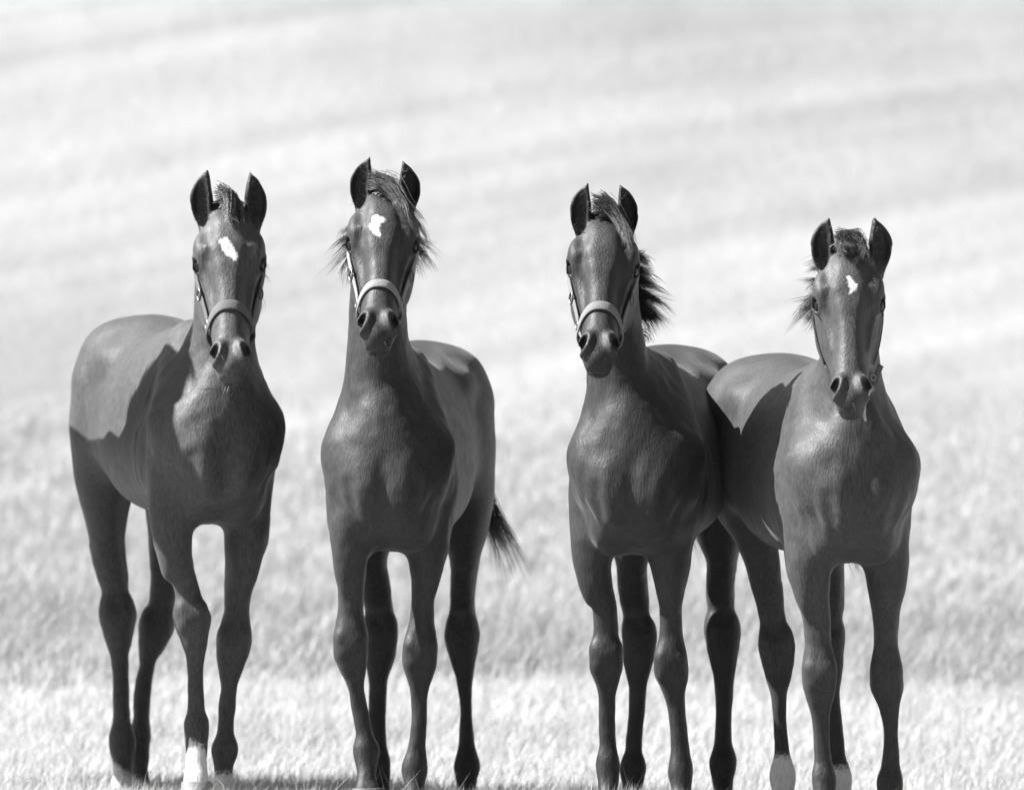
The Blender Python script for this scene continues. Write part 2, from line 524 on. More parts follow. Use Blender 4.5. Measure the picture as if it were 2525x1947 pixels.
def tubes(lines, r0, sides=3, taper=1.0):
    """lines: (N, k, 3) strands -> thin tapering tubes"""
    L = np.asarray(lines, float); n, k, _ = L.shape
    r0 = np.broadcast_to(np.asarray(r0, float), (n,))
    d = np.gradient(L, axis=1); d /= np.linalg.norm(d, axis=2, keepdims=True) + 1e-9
    a = np.cross(d, np.array([.3, .8, .52])); a /= np.linalg.norm(a, axis=2, keepdims=True) + 1e-9
    b = np.cross(d, a)
    prof = 1 - taper * np.linspace(0, 1, k) ** 1.5
    V = np.zeros((n, k, sides, 3))
    for i in range(sides):
        an = 2 * np.pi * i / sides
        V[:, :, i] = L + (a * np.cos(an) + b * np.sin(an)) * (r0[:, None] * np.maximum(prof, .04)[None])[..., None]
    base = (np.arange(n) * k * sides)[:, None, None] + (np.arange(k - 1) * sides)[None, :, None] + np.arange(sides)[None, None]
    nxt = (np.arange(n) * k * sides)[:, None, None] + (np.arange(k - 1) * sides)[None, :, None] + ((np.arange(sides) + 1) % sides)[None, None]
    Fc = np.stack([base, nxt, nxt + sides, base + sides], -1).reshape(-1, 4)
    return V.reshape(-1, 3), Fc

def curve_pts(ctrl, k):
    """Catmull-Rom through control points"""
    C = np.asarray(ctrl, float)
    C = np.concatenate([[2 * C[0] - C[1]], C, [2 * C[-1] - C[-2]]])
    n = len(C) - 3; t = np.linspace(0, n - 1e-6, k); i = t.astype(int); f = (t - i)[:, None]
    a, b, c, d = C[i], C[i + 1], C[i + 2], C[i + 3]
    return .5 * (2 * b + (c - a) * f + (2 * a - 5 * b + 4 * c - d) * f ** 2 + (3 * b - a - 3 * c + d) * f ** 3)

def clump(ctrl, n, root_w, tip_w, k=8, r=.0011, curl=.004):
    base = curve_pts(ctrl, k); L = []; nl = max(4, n // 18)
    l0, l1 = rng.normal(0, 1, (nl, 3)), rng.normal(0, 1, (nl, 3)); ll = rng.uniform(.72, 1.02, nl); lc = rng.uniform(0, 6.28, (nl, 3))
    for _ in range(n):
        g = rng.integers(nl)
        j0 = (l0[g] * .8 + rng.normal(0, .6, 3)) * root_w; j1 = (l1[g] * 1.15 + rng.normal(0, .28, 3)) * tip_w
        s = np.linspace(0, 1, k)[:, None]; ph = lc[g] + rng.normal(0, .3, 3)
        ln = ll[g] * rng.uniform(.8, 1.05)
        p = base[0] + (base - base[0]) * (1 - (1 - ln) * s)
        L.append(p + j0 * (1 - s) + j1 * s ** 1.4 + curl * s * np.sin(s * 5 + ph))
    return np.array(L)

# front / hind leg templates: z, half width, extent to front, extent to back, y offset (positive = to the rear)
FORE = np.array([
    (.98, .030, .050, .07, .03), (.88, .046, .065, .085, .02), (.76, .058, .070, .085, .01), (.68, .054, .060, .070, .0), (.58, .038, .042, .046, .0),
    (.50, .031, .034, .036, .0), (.462, .038, .037, .036, -.002), (.425, .043, .042, .042, -.002), (.388, .0415, .039, .043, .0), (.350, .034, .032, .038, .002), (.312, .0255, .024, .032, .003),
    (.275, .0208, .020, .028, .004), (.23, .0195, .019, .026, .004), (.175, .0215, .021, .027, .003), (.135, .031, .029, .034, .0),
    (.100, .026, .025, .030, -.012), (.075, .0235, .024, .027, -.026), (.05, .030, .030, .032, -.040), (.03, .034, .034, .034, -.046)])
HIND = np.array([
    (1.0, .060, .12, .10, -.13), (.90, .078, .135, .11, -.10), (.80, .078, .122, .10, -.06), (.72, .066, .100, .085, -.035), (.67, .054, .084, .070, -.016), (.62, .043, .066, .058, .0),
    (.545, .033, .042, .046, .03), (.495, .034, .036, .056, .045), (.460, .041, .038, .058, .045), (.425, .044, .042, .046, .038), (.385, .041, .040, .040, .03),
    (.345, .032, .031, .034, .025), (.30, .0225, .023, .028, .02), (.23, .018, .019, .023, .015), (.175, .021, .021, .026, .01), (.135, .032, .029, .034, .005),
    (.100, .027, .025, .031, -.006), (.075, .024, .024, .028, -.020), (.05, .030, .030, .032, -.034), (.03, .034, .034, .034, -.040)])
KEY_F = (.68, .58, .425, .23, .135)
KEY_H = (.62, .545, .425, .23, .135)

def build_leg(Fd, tpl, keyz, keys, y0, side, legs, lift=0.0):
    """keys: photo (px, py[, half width]) for the five key heights"""
    tz = [.0]; ax = []; az = [0.]
    K = [PX(k[0], k[1], y0) for k in keys]
    gz = float(foot(K[-1][0], y0)) + lift
    zmap_t = np.array([0.] + [z for z in keyz[::-1]]); zmap_a = np.array([gz] + [k[2] for k in K[::-1]])
    def zz(z):
        if z > keyz[0]: return K[0][2] + (z - keyz[0])
        return float(np.interp(z, zmap_t, zmap_a))
    kx_t = np.array([0., ] + list(keyz[::-1])); kx_a = np.array([K[-1][0] + (K[-1][0] - K[-2][0]) * .15] + [k[0] for k in K[::-1]])
    fw = [k[2] / 1000 * (CD + y0) / CD if len(k) > 2 else None for k in keys]
    rows = []
    for (z, hw, bf, bb, yo) in tpl:
        if z > keyz[0]:
            x = K[0][0] + (K[0][0] - K[1][0]) * .25 * (z - keyz[0]) / .1 * (-1 if 0 else 1) * .0 - side * .0 * (z - keyz[0])
            x = K[0][0] + (legs['cx'] + side * legs['sh'] - K[0][0]) * min(1, (z - keyz[0]) / .3)
        else:
            x = float(pchip(kx_t, kx_a, np.array([z]))[0])
        rows.append((zz(z), x, -(y0 + yo), hw, bf, bb, 0))
    rows = np.array(rows)
    for kz, f in zip(keyz, fw):                                   # photo half widths near the keys
        if f is None: continue
        i = int(np.argmin(np.abs(tpl[:, 0] - kz))); rows[i, 3] = f
    r = rows[np.argsort(rows[:, 0])]
    Fd.loft((0, 0, 0), (0, 0, 1), (1, 0, 0), (0, -1, 0), r, caps=(.012, .05), n=2.45, k=.035 if tpl is FORE else .06)
    b = r[0]
    return np.array([b[1], -b[2], b[0]]), gz, rows

def hoof_mesh(name, c, gz, par, mat):
    """c = centre of the pastern end; a flared horn cone standing on gz"""
    V, Fc = [], []; n = 22
    h = max(.045, c[2] - gz + .022)
    for (s, rx, rf, rb, fo) in ((1.0, .033, .033, .030, .0), (.97, .0365, .037, .033, -.001), (.5, .040, .045, .034, -.008), (.06, .044, .054, .035, -.016), (0, .043, .053, .034, -.016)):
        for i in range(n):
            a = 2 * math.pi * i / n; yy = -math.cos(a); xx = math.sin(a)
            V.append((c[0] + xx * rx, c[1] + fo + yy * (rf if yy < 0 else rb), gz + h * s))
    for r in range(4):
        for i in range(n):
            j = (i + 1) % n; Fc.append((r * n + i, (r + 1) * n + i, (r + 1) * n + j, r * n + j))
    Fc.append(tuple(range(n))); Fc.append(tuple(reversed(range(4 * n, 5 * n))))
    return mesh_obj(name, V, Fc, mat, par)

def poly_sd(P, poly):
    """signed distance in 2-D, positive inside"""
    poly = np.asarray(poly, float); d = np.full(len(P), 1e9); ins = np.zeros(len(P), bool); n = len(poly)
    for i in range(n):
        a, b = poly[i], poly[(i + 1) % n]; e = b - a; w_ = P - a
        t = np.clip((w_ @ e) / (e @ e), 0, 1)[:, None]; d = np.minimum(d, np.linalg.norm(w_ - t * e, axis=1))
        c = (a[1] > P[:, 1]) != (b[1] > P[:, 1])
        xx = a[0] + (P[:, 1] - a[1]) / (b[1] - a[1] + 1e-12) * e[0]
        ins ^= c & (P[:, 0] < xx)
    return np.where(ins, d, -d)

def band(Fd, pts, nrm, width, thick, along, closed=False):
    """strap through pts lying on normals nrm, 'along' = direction across the strap"""
    V, Fc = [], []; n = len(pts)
    for p, q, a in zip(pts, nrm, along):
        for (s, h) in ((-1, 0), (-1, 1), (-.8, 1.25), (.8, 1.25), (1, 1), (1, 0)):
            V.append(p + a * s * width / 2 + q * (h * thick))
    m = 6
    for i in range(n if closed else n - 1):
        j = (i + 1) % n
        for e in range(m):
            e2 = (e + 1) % m; Fc.append((i * m + e, i * m + e2, j * m + e2, j * m + e))
    if not closed:
        Fc.append(tuple(reversed(range(m)))); Fc.append(tuple((n - 1) * m + e for e in range(m)))
    return np.array(V), Fc

def torus(c, ax, R_, r_, n=20, m=8):
    ax = np.asarray(ax, float); ax /= np.linalg.norm(ax); T, U, W = rotframe(ax, np.array([.2, .5, .83]))
    V, Fc = [], []
    for i in range(n):
        a = 2 * math.pi * i / n; e = U * math.cos(a) + W * math.sin(a)
        for j in range(m):
            b = 2 * math.pi * j / m; V.append(c + e * (R_ + r_ * math.cos(b)) + ax * r_ * math.sin(b))
    for i in range(n):
        for j in range(m):
            Fc.append((i * m + j, ((i + 1) % n) * m + j, ((i + 1) % n) * m + (j + 1) % m, i * m + (j + 1) % m))
    return V, Fc

def build_foal(H):
    th = R(H['yaw']); B = np.array([math.sin(th), math.cos(th), 0]); S = np.array([math.cos(th), -math.sin(th), 0]); Z = np.array([0, 0, 1.])
    Y0 = .12 + H.get('y', 0)
    fx = (H['front_x'] - 1262.5) / 1000 * (CD + Y0) / CD
    g0 = float(foot(fx, Y0)) + H.get('dz', 0)
    O = np.array([fx, Y0, g0])
    W = lambda s, f, z: O + S * s - B * f + Z * z
    # ---- head frame
    p = R(H['pitch'])
    yp = Y0 - H.get('poll_f', .22)
    A = PX(*H['poll'], yp)
    vh = (H['lip'][1] - H['poll'][1]) / 1000.0
    Bm = PX(*H['lip'], yp - vh * math.tan(p))
    T = Bm - A; T /= np.linalg.norm(T); L = (vh - .060 * math.sin(p)) / math.cos(p) + .006
    hy = R(H.get('head_yaw', 0))
    U = np.array([math.cos(hy), math.sin(hy), 0]); U = U - T * (U @ T); U /= np.linalg.norm(U)
    N = np.cross(U, T); N = N if N[1] < 0 else -N
    hs = H.get('head_w', 1.0)
    hp = lambda tau, u, n: A + T * (tau * L) + U * (u * hs) + N * n
    # ---- grid
    xs = [PX(x, 1000, .6)[0] for x in H['xr']]
    muz = hp(1.05, 0, 0)
    z0, z1 = g0 - .06, A[2] + .19
    zf = muz[2] - .06
    ya, yb, yc = muz[1] - .05, A[1] + .16, Y0 + 1.26
    ax = [np.arange(xs[0], xs[1], .0042),
          np.concatenate([np.arange(ya, yb, .0038), np.arange(yb, yc, .0075)]),
          np.concatenate([np.arange(z0, zf, .0062), np.arange(zf, z1, .0036)])]
    Fd = Field(ax)
    # ---- trunk
    bw_ = H.get('barrel', 1.0); ch = H.get('chest', 1.0); hip = H.get('hip', 1.0)
    st = [(-.97, 0, .985, .095 * hip, .10, .14, -.1), (-.90, 0, .985, .145 * hip, .165, .19, -.1), (-.76, 0, .975, .172 * hip, .230, .205, -.08), (-.60, 0, .945, .176 * bw_, .245, .215, -.10),
          (-.42, 0, .915, .186 * bw_, .245, .220, -.14), (-.20, 0, .915, .172 * bw_, .260, .235, -.22), (-.04, 0, .915, .150 * ch, .262, .245, -.30), (.08, 0, .905, .132 * ch, .215, .225, -.22), (.16, 0, .885, .098 * ch, .150, .175, -.1)]
    Fd.loft(O, -B, S, Z, st, caps=(.055, .055), n=2.15, k=.02)
    # ---- neck, stacked along height
    ztop = A[2] - g0
    neck = H['neck']                                                 # photo: (py, px centre, half width)
    rows = []
    zb, zt = .86, ztop - .03
    for i, s_ in enumerate(np.linspace(0, 1, 6)):
        z = zb + (zt - zb) * s_
        fc = np.interp(s_, [0, .5, 1], [.02, .075, H.get('poll_f', .22) - .105])
        bf = np.interp(s_, [0, .25, .5, .8, 1], [.14, .130, .105, .085, .075]); bb = np.interp(s_, [0, .25, .5, .8, 1], [.22, .17, .115, .085, .07])
        yw = Y0 - fc
        pyz = HOR - (z + g0 - CZ) * 1000 * CD / (CD + yw)
        pxn = np.interp(pyz, [n_[0] for n_ in neck], [n_[1] for n_ in neck]); hw = np.interp(pyz, [n_[0] for n_ in neck], [n_[2] for n_ in neck]) / 1000
        rows.append((z + g0, (pxn - 1262.5) / 1000 * (CD + yw) / CD, -yw, hw, bf, bb, .0))
    rows = np.array(rows)
    Fd.loft((0, 0, 0), (0, 0, 1), (1, 0, 0), (0, -1, 0), rows, caps=(.05, .03), n=2.15, k=.07)
    # ---- shoulder, chest and quarter muscles
    for s in (-1, 1):
        Fd.ell(W(s * .098 * ch, .120, .885), (.056, .060, .088), (S, B, Z), k=.07)
        Fd.cap(W(s * .100 * ch, .085, .92), W(s * .040, -.09, 1.13), .062, .034, k=.05)
        Fd.ell(W(s * .122 * ch, -.045, .845), (.042, .095, .105), (S, B, Z), k=.04)
        Fd.ell(W(s * .052 * ch, .190, .825), (.049, .036, .085), (S, B, Z), k=.03)
        Fd.ell(W(s * .060, .085, .735), (.055, .075, .065), (S, B, Z), k=.04)
        Fd.ell(W(s * .085, -.80, 1.075), (.085, .15, .105), (S, B, Z), k=.06)
        Fd.ell(W(s * .118 * hip, -.62, 1.085), (.030, .05, .030), (S, B, Z), k=.06)
        Fd.ell(W(s * .080, -.96, .93), (.070, .060, .15), (S, B, Z), k=.06)
    # ---- legs
    lg = {}
    hoofs, keyrows = [], []
    for nm, side in (('fl', -1), ('fr', 1)):
        d = H[nm]; y0 = Y0 + .01 + d.get('y', 0)
        c, gz, rw = build_leg(Fd, FORE, KEY_F, d['k'], y0, side, dict(cx=fx, sh=.098 * ch), d.get('lift', 0))
        hoofs.append((c, gz)); keyrows.append((nm, rw, y0))
    hc = W(0, -.86, 0)
    for nm, side in (('hl', -1), ('hr', 1)):
        d = H[nm]; y0 = Y0 + .93 * math.cos(th) + d.get('y', 0)
        c, gz, rw = build_leg(Fd, HIND, KEY_H, d['k'], y0, side, dict(cx=hc[0], sh=.10), d.get('lift', 0))
        hoofs.append((c, gz)); keyrows.append((nm, rw, y0))
    # forearm extensor, chestnut side, knee and hock bones
    for nm, rw, y0 in keyrows:
        if nm[0] == 'f':
            k0, kn = rw[3], rw[7]
            for s in (-1, 1):
                Fd.ell((kn[1] + s * .024, y0 - .016, kn[0] + .016), (.014, .022, .020), k=.012)
                Fd.ell((kn[1] + s * .022, y0 - .010, kn[0] - .026), (.013, .022, .020), k=.012)
            Fd.ell((k0[1], y0 - .035, k0[0] - .02), (.036, .030, .10), k=.03)
        else:
            kn = rw[9]
            for s in (-1, 1):
                Fd.ell((kn[1] + s * .022, y0 + .034, kn[0] + .010), (.018, .030, .034), k=.02)
            Fd.ell((rw[8][1], y0 + .095, rw[8][0] + .012), (.017, .022, .034), k=.03)
    # grooves: breast midline, between breast and shoulder, jugular
    Fd.cap(W(0, .250, .885), W(0, .232, .72), .008, .013, k=.022, op='sub')
    for s in (-1, 1):
        Fd.cap(W(s * .098 * ch, .225, .83), W(s * .072 * ch, .20, .71), .010, .012, k=.035, op='sub')
        Fd.cap(W(s * .150, -.93, .95), W(s * .125, -.98, .78), .008, .008, k=.04, op='sub')
    # ---- head
    hst = []
    for (tau, a, fr, bk, tp, nn_) in ((-.02, .046, -.018, -.105, 0, 2.2), (.06, .060, .0, -.145, 0, 2.3), (.15, .074, .010, -.165, 0, 2.5), (.25, .082, .013, -.185, -.06, 2.7), (.33, .0745, .010, -.195, -.18, 3.0),
                                 (.43, .0625, .005, -.190, -.34, 3.2), (.53, .0535, .002, -.165, -.40, 3.2), (.63, .0475, .0, -.138, -.34, 3.0), (.74, .0435, -.001, -.115, -.20, 2.7), (.84, .0430, -.003, -.102, -.08, 2.4), (.92, .041, -.010, -.094, .02, 2.3), (.97, .034, -.024, -.088, 0, 2.2)):
        v0 = (fr + bk) / 2 + .012; hst.append((tau * L, 0, v0, a * hs, fr - v0, v0 - bk, tp, nn_))
    Fd.loft(A, T, U, N, hst, caps=(.03, .022), n=2.35, k=.035)
    for s in (-1, 1):
        rt = np.stack([T, U, N])
        Fd.ell(hp(.240, s * .064, -.034), (.040, .019, .028), rt, k=.035)               # brow
        Fd.ell(hp(.40, s * .040, -.130), (.080, .027, .062), rt, k=.035)                # jaw muscle
        Fd.cap(hp(.38, s * .060, -.040), hp(.60, s * .043, -.046), .009, .005, k=.016)   # facial crest
        Fd.ell(hp(.15, s * .056, .004), (.026, .009, .010), rt, k=.03, op='sub')        # temple hollow
        Fd.ell(hp(.36, s * .054, .006), (.036, .010, .014), rt, k=.02, op='sub')        # below the eye
        # nostril: flared wing, then the opening
        a = R(20) * s; tt = T * math.cos(a) + U * math.sin(a) * 1.0; uu = -T * math.sin(a) + U * math.cos(a)
        Fd.ell(hp(.878, s * .0315, -.014), (.036, .0210, .028), np.stack([tt, uu, N]), k=.012)
        Fd.ell(hp(.890, s * .0405, .0), (.0245, .0088, .030), np.stack([tt, uu, N * .90 + U * s * .42]), k=.010, op='sub')
    rt = np.stack([T, U, N])
    Fd.ell(hp(.930, 0, -.028), (.038, .0345, .030), rt, k=.016)                          # upper lip
    Fd.ell(hp(.925, 0, -.078), (.036, .0320, .024), rt, k=.010)                          # lower lip and chin
    Fd.ell(hp(.985, 0, -.062), (.050, .060, .0032), rt, k=.006, op='sub')                # mouth line
    # ---- eyes: lids, opening
    eyes = []
    for s in (-1, 1):
        c = hp(.318, s * .0670, -.046)
        gz_ = U * s * .80 + N * .58 + T * .10; gz_ /= np.linalg.norm(gz_)
        lng = T * .72 - N * .30 - U * s * .40; lng = lng - gz_ * (lng @ gz_); lng /= np.linalg.norm(lng); sh = np.cross(gz_, lng)
        Fd.ell(c, (.0245, .0245, .0245), k=.010)
        upv = -T * .6 + N * .35 + U * s * .5
        Fd.ell(c + gz_ * .009 + upv * .0165, (.020, .009, .010), np.stack([lng, np.cross(lng, gz_), gz_]), k=.008)
        Fd.ell(c + gz_ * .022, (.0185, .0110, .014), np.stack([lng, sh, gz_]), k=.004, op='sub')
        Fd.ell(c, (.0202, .0202, .0202), k=.002, op='sub')
        eyes.append((c, gz_))
    # ---- ears
    for s, e in ((-1, H['ear_l']), (1, H['ear_r'])):
        ye = A[1] + .035
        b0, tp_ = PX(*e['base'], ye), PX(*e['tip'], ye - .012)
        b0 = b0 - np.array([0, 0, .016])
        d = tp_ - b0; Le = np.linalg.norm(d); d /= Le
        ou = R(16) * s
        fc = np.array([math.sin(ou), -math.cos(ou), .06]); uu = np.cross(fc, d); uu /= np.linalg.norm(uu); fc = np.cross(d, uu)
        fc = fc if fc[1] < 0 else -fc
        uu = uu if uu[0] > 0 else -uu
        wv = e.get('w', .0280)
        prof = [(0, .08, .52), (.12, .14, .66), (.26, .22, .87), (.40, .27, .98), (.55, .29, 1.0), (.65, .28, .92), (.75, .25, .77), (.82, .20, .63), (.89, .13, .45), (.95, .0, .25), (.99, -.08, .10)]
        rows = [(q * Le, s * bo * wv, -.004 + .010 * math.sin(q * 3.1), wv * ww, .016 * ww + .003, .020 * ww + .004, 0) for q, bo, ww in prof]
        Fd.loft(b0, d, uu, fc, rows, caps=(.02, .006), n=2.0, k=.012)
        rows = [(q * Le, s * bo * wv, .013 + .006 * math.sin(q * 3.1), wv * ww * .74, .020, .018 * ww + .002, 0) for q, bo, ww in prof if .10 < q < .94]
        Fd.loft(b0, d, uu, fc, rows, caps=(.012, .006), n=2.0, k=.004, op='sub')
        H.setdefault('_ears', []).append((b0, d, uu, fc, Le, wv, s))
    V, Q = Fd.mesh()
    # sinew and slight unevenness under the skin
    nv = np.zeros_like(V); fn = np.cross(V[Q[:, 2]] - V[Q[:, 0]], V[Q[:, 3]] - V[Q[:, 1]])
    for c_ in range(4): np.add.at(nv, Q[:, c_], fn)
    nv /= np.linalg.norm(nv, axis=1, keepdims=True) + 1e-12
    rg = np.random.default_rng(int(H['front_x'])); dsp = np.zeros(len(V))
    for fr_, am in ((55, .0006), (90, .0004), (150, .00035), (28, .0009)):
        for _ in range(7):
            k_ = rg.normal(0, 1, 3) * np.array([1, 1, .55]); k_ = k_ / np.linalg.norm(k_) * fr_
            dsp += am * .6 * np.sin(V @ k_ + rg.uniform(0, 6.28) + .8 * np.sin(V @ k_[[1, 2, 0]] * .6))
    dsp *= np.where((V[:, 2] - g0 > .62) & (V[:, 1] > Y0 + .05), .18, 1.0)
    dsp *= np.where((V @ T - A @ T > -.02) & (V[:, 1] < A[1] + .05) & (V[:, 2] > muz[2] - .02), .35, 1.0)
    V = V + nv * dsp[:, None]
    # ---- objects
    root = bpy.data.objects.new('foal', None); COL.objects.link(root)
    root.location = (0, 0, 0)
    root['label'] = H['label']; root['category'] = 'foal'; root['group'] = 'foals standing side by side in the pasture'
    base = np.array([fx, Y0 + .38, g0]); sc, dp = SIZE[H['n']], DEPTH[H['n']]
    root.location = (base[0] * sc, base[1] + dp + (base[1] - .12) * (sc - 1), CZ + (base[2] - CZ) * sc)
    root.scale = (sc, sc, sc)
    LOC = lambda v: np.asarray(v, float) - base
    body = mesh_obj('body', LOC(V), Q, coat('coat', H['tone']), root)
    # coat marks
    star = np.full(len(V), -1.0); Pxy = np.stack(unpx(V), 1)
    face = (V[:, 1] < A[1] + .02) & (V[:, 2] > muz[2])
    if H.get('star'):
        sd = poly_sd(Pxy[face], H['star']) / 1000.0; star[face] = sd
        if H.get('bite'):
            bc, br = H['bite']; bd = np.linalg.norm(Pxy[face] - np.array(bc), axis=1) / 1000 - br / 1000
            star[face] = np.minimum(star[face], bd)
    attr(body, 'star', star)
    sock = np.full(len(V), -1.0); dark = np.zeros(len(V))
    zr = V[:, 2] - g0
    legz = np.clip((.50 - zr) / .22, 0, 1); dark = np.maximum(dark, .56 * legz * H.get('leg_dark', 1.0))
    for i, (nm, rw, y0) in enumerate(keyrows):
        top = H[nm].get('sock')
        if top:
            near = (np.abs(V[:, 0] - rw[-5, 1]) < .09) & (np.abs(V[:, 1] - y0) < .16) & (zr < .35)
            zt_ = PX(0, top, y0)[2]
            sl_ = H[nm].get('slope', 0.0)
            sock[near] = (zt_ - V[near, 2]) + sl_ * (V[near, 0] - rw[-5, 1])
    attr(body, 'sock', sock)
    # muzzle and ears darker
    q = V - A; tq = q @ T; uq = q @ U; nq = q @ N
    mz = np.clip((tq / L - .88) / .09, 0, 1) * (np.abs(uq) < .09) * (V[:, 1] < A[1]) * (nq > -.10) * (nq < .08) * (tq < L * 1.2) * np.clip(1.3 - np.abs(uq) / .03, 0, 1)
    dark = np.maximum(dark, H.get('muzzle_dark', .55) * .8 * mz)
    for (b0, d, uu, fc, Le, wv, s) in H['_ears']:
        e = V - b0; te = (e @ d) / Le; r_ = np.abs(e @ uu)
        dark = np.maximum(dark, .95 * np.clip((te - .02) / .25, 0, 1) * (r_ < .06) * (te < 1.2) * (np.abs(e @ fc) < .06))
    sunlit_face = np.clip((tq / L - .02) / .15, 0, 1) * np.clip((nq + .10) / .05, 0, 1) * (np.abs(uq) < .10) * (V[:, 1] < A[1] + .1) * (tq < L * 1.2)
    dark = dark - 1.0 * sunlit_face * (1 - np.clip((tq / L - .82) / .1, 0, 1))       # sunlight on the faces painted into the coat colour
    if H.get('pale'):  # mealy muzzle, plus sunlight on the nose painted into the coat
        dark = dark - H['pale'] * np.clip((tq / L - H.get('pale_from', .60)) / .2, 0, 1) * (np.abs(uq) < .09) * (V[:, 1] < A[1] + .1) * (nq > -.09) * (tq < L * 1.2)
    for s in (-1, 1):                                             # bare dark skin inside the nostrils
        e = V - hp(.888, s * .039, -.006); dn = (e @ T / .021) ** 2 + (e @ U / .0085) ** 2 + (e @ N / .024) ** 2
        dark = np.maximum(dark, np.clip(1.6 - dn, 0, 1))
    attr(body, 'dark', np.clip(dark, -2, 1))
    # eyes
    for c, gd in eyes:
        V_, F_ = [], []; n, m = 16, 10
        for i in range(1, m):
            for j in range(n):
                a, b = math.pi * i / m, 2 * math.pi * j / n
                V_.append(LOC(c + .0206 * np.array([math.sin(a) * math.cos(b), math.sin(a) * math.sin(b), math.cos(a)])))
        V_.append(LOC(c + np.array([0, 0, .0206]))); V_.append(LOC(c - np.array([0, 0, .0206])))
        for i in range(m - 2):
            for j in range(n):
                F_.append((i * n + j, (i + 1) * n + j, (i + 1) * n + (j + 1) % n, i * n + (j + 1) % n))
        for j in range(n):
            F_.append((len(V_) - 2, j, (j + 1) % n)); F_.append((len(V_) - 1, (m - 2) * n + (j + 1) % n, (m - 2) * n + j))
        mesh_obj('eye', V_, F_, M['eye'], root)
    # hooves
    for c, gz in hoofs:
        HOOF_SPOTS.append((float(c[0]) * sc, float(c[1]) * sc + dp - .12 * (sc - 1)))
        hoof_mesh('hoof', LOC(c), float(gz - base[2]), root, M['hoof_pale'] if H.get('pale', 0) > 1.3 else M['hoof'])
    # ---- hair
    def surf(px, py, lift=.004):
        for yy in (-.9,):
            a = PX(px, py, Y0 - .8); b = PX(px, py, Y0 + .14); d = (b - a) / np.linalg.norm(b - a)
            h = Fd.march(a, d, .94, .003)
            if h is None: return None
            return h + Fd.normal(h) * lift
    L_ = []
    for (ctrl, n, rw_, tw) in H['forelock']:
        pts = []; last = None
        for i, c in enumerate(ctrl):
            h = surf(c[0], c[1], c[2] if len(c) > 2 else .008)
            if h is None: h = PX(c[0], c[1], (last[1] if last is not None else A[1]) + .01)
            pts.append(h); last = h
        L_.append(clump(pts, int(n * 1.8), rw_, tw, 9, curl=.003))
    if L_:
        v, f = tubes(np.concatenate(L_), rng.uniform(.0005, .0010, sum(len(x) for x in L_)))
        mesh_obj('forelock', LOC(v), f, M['hair_light'], root)
    L_ = []
    for (rpy, tpx, tpy, n, tw) in H['mane']:
        zw = PX(0, rpy, Y0)[2]; zrel = np.clip((zw - g0 - zb) / (zt - zb), 0, 1.08)
        fc = np.interp(zrel, [0, .5, 1], [.02, .075, H.get('poll_f', .22) - .105]); bb = np.interp(zrel, [0, .25, .5, .8, 1], [.22, .17, .115, .085, .07])
        yw = Y0 - fc + bb * .93
        r0 = PX(np.interp(rpy, [n_[0] for n_ in neck], [n_[1] for n_ in neck]), rpy, yw)
        t1 = PX(tpx, tpy, yw - .02); side = np.sign(t1[0] - r0[0])
        hw = np.interp(rpy, [n_[0] for n_ in neck], [n_[2] for n_ in neck]) / 1000
        mid = r0 + np.array([side * hw * .75, .0, .025]); m2 = (mid + t1) / 2 + np.array([side * .01, 0, .004])
        L_.append(clump([r0, mid, m2, t1], int(n * 1.7), .012, tw * 1.35, 10, curl=.006))
    if L_:
        v, f = tubes(np.concatenate(L_), rng.uniform(.0005, .0010, sum(len(x) for x in L_)))
        mesh_obj('mane', LOC(v), f, M['hair'], root)
    # tail: dock then long hair, hanging behind or swung aside
    td = W(0, -1.015, 1.09); L_ = []
    for (ctrl, n, rw_, tw) in H['tail']:
        yt = W(0, -1.06, 0)[1]
        L_.append(clump([td, td + np.array([0, .045, -.05])] + [PX(c[0], c[1], yt) for c in ctrl], n, rw_, tw, 11, curl=.010))
    v, f = tubes(np.concatenate(L_), rng.uniform(.0007, .0012, sum(len(x) for x in L_)))
    mesh_obj('tail', LOC(v), f, M['hair'], root)
    # whiskers on lips and chin
    L_ = []
    for i in range(80):
        tau = rng.uniform(.90, 1.0); u = rng.uniform(-.042, .042); below = rng.random() < .88
        st_ = hp(tau if not below else rng.uniform(.93, 1.02), u, .06 if not below else -.02)
        dr = -N if not below else (-T * .75 - N * .2)
        st_ = st_ if not below else hp(1.14, u * .9, rng.uniform(-.095, -.03))
        h = Fd.march(st_, dr / np.linalg.norm(dr), .14)
        if h is None: continue
        n_ = Fd.normal(h); ln = rng.uniform(.010, .034); dn = np.array([0, 0, -1.])
        e = n_ + rng.normal(0, .3, 3) + dn * .4; e /= np.linalg.norm(e)
        L_.append(np.array([h - n_ * .002, h + e * ln * .5, h + e * ln + dn * ln * .15]))
    if L_:
        v, f = tubes(np.array(L_), .00032); mesh_obj('whiskers', LOC(v), f, M['whisker'], root)['kind'] = 'stuff'
    # short fuzz along the hollow of each ear
    L_ = []
    for (b0, d, uu, fc, Le, wv, s) in H['_ears']:
        for i in range(170):
            qv = rng.uniform(.12, .85); u_ = rng.uniform(-.75, .75) * wv * (1 - qv * .5)
            h = Fd.march(b0 + d * qv * Le + uu * (u_ + s * .15 * wv) + fc * .05, -fc, .09)
            if h is None: continue
            n_ = Fd.normal(h); e = n_ * .5 + d * rng.uniform(.1, .8) - uu * s * rng.uniform(-.4, .6); e /= np.linalg.norm(e); ln = rng.uniform(.006, .016)
            L_.append(np.array([h - n_ * .002, h + e * ln * .5, h + e * ln + n_ * .001]))
    if L_:
        v, f = tubes(np.array(L_), .0006); mesh_obj('ear_fuzz', LOC(v), f, M['hair_light'], root)['kind'] = 'stuff'
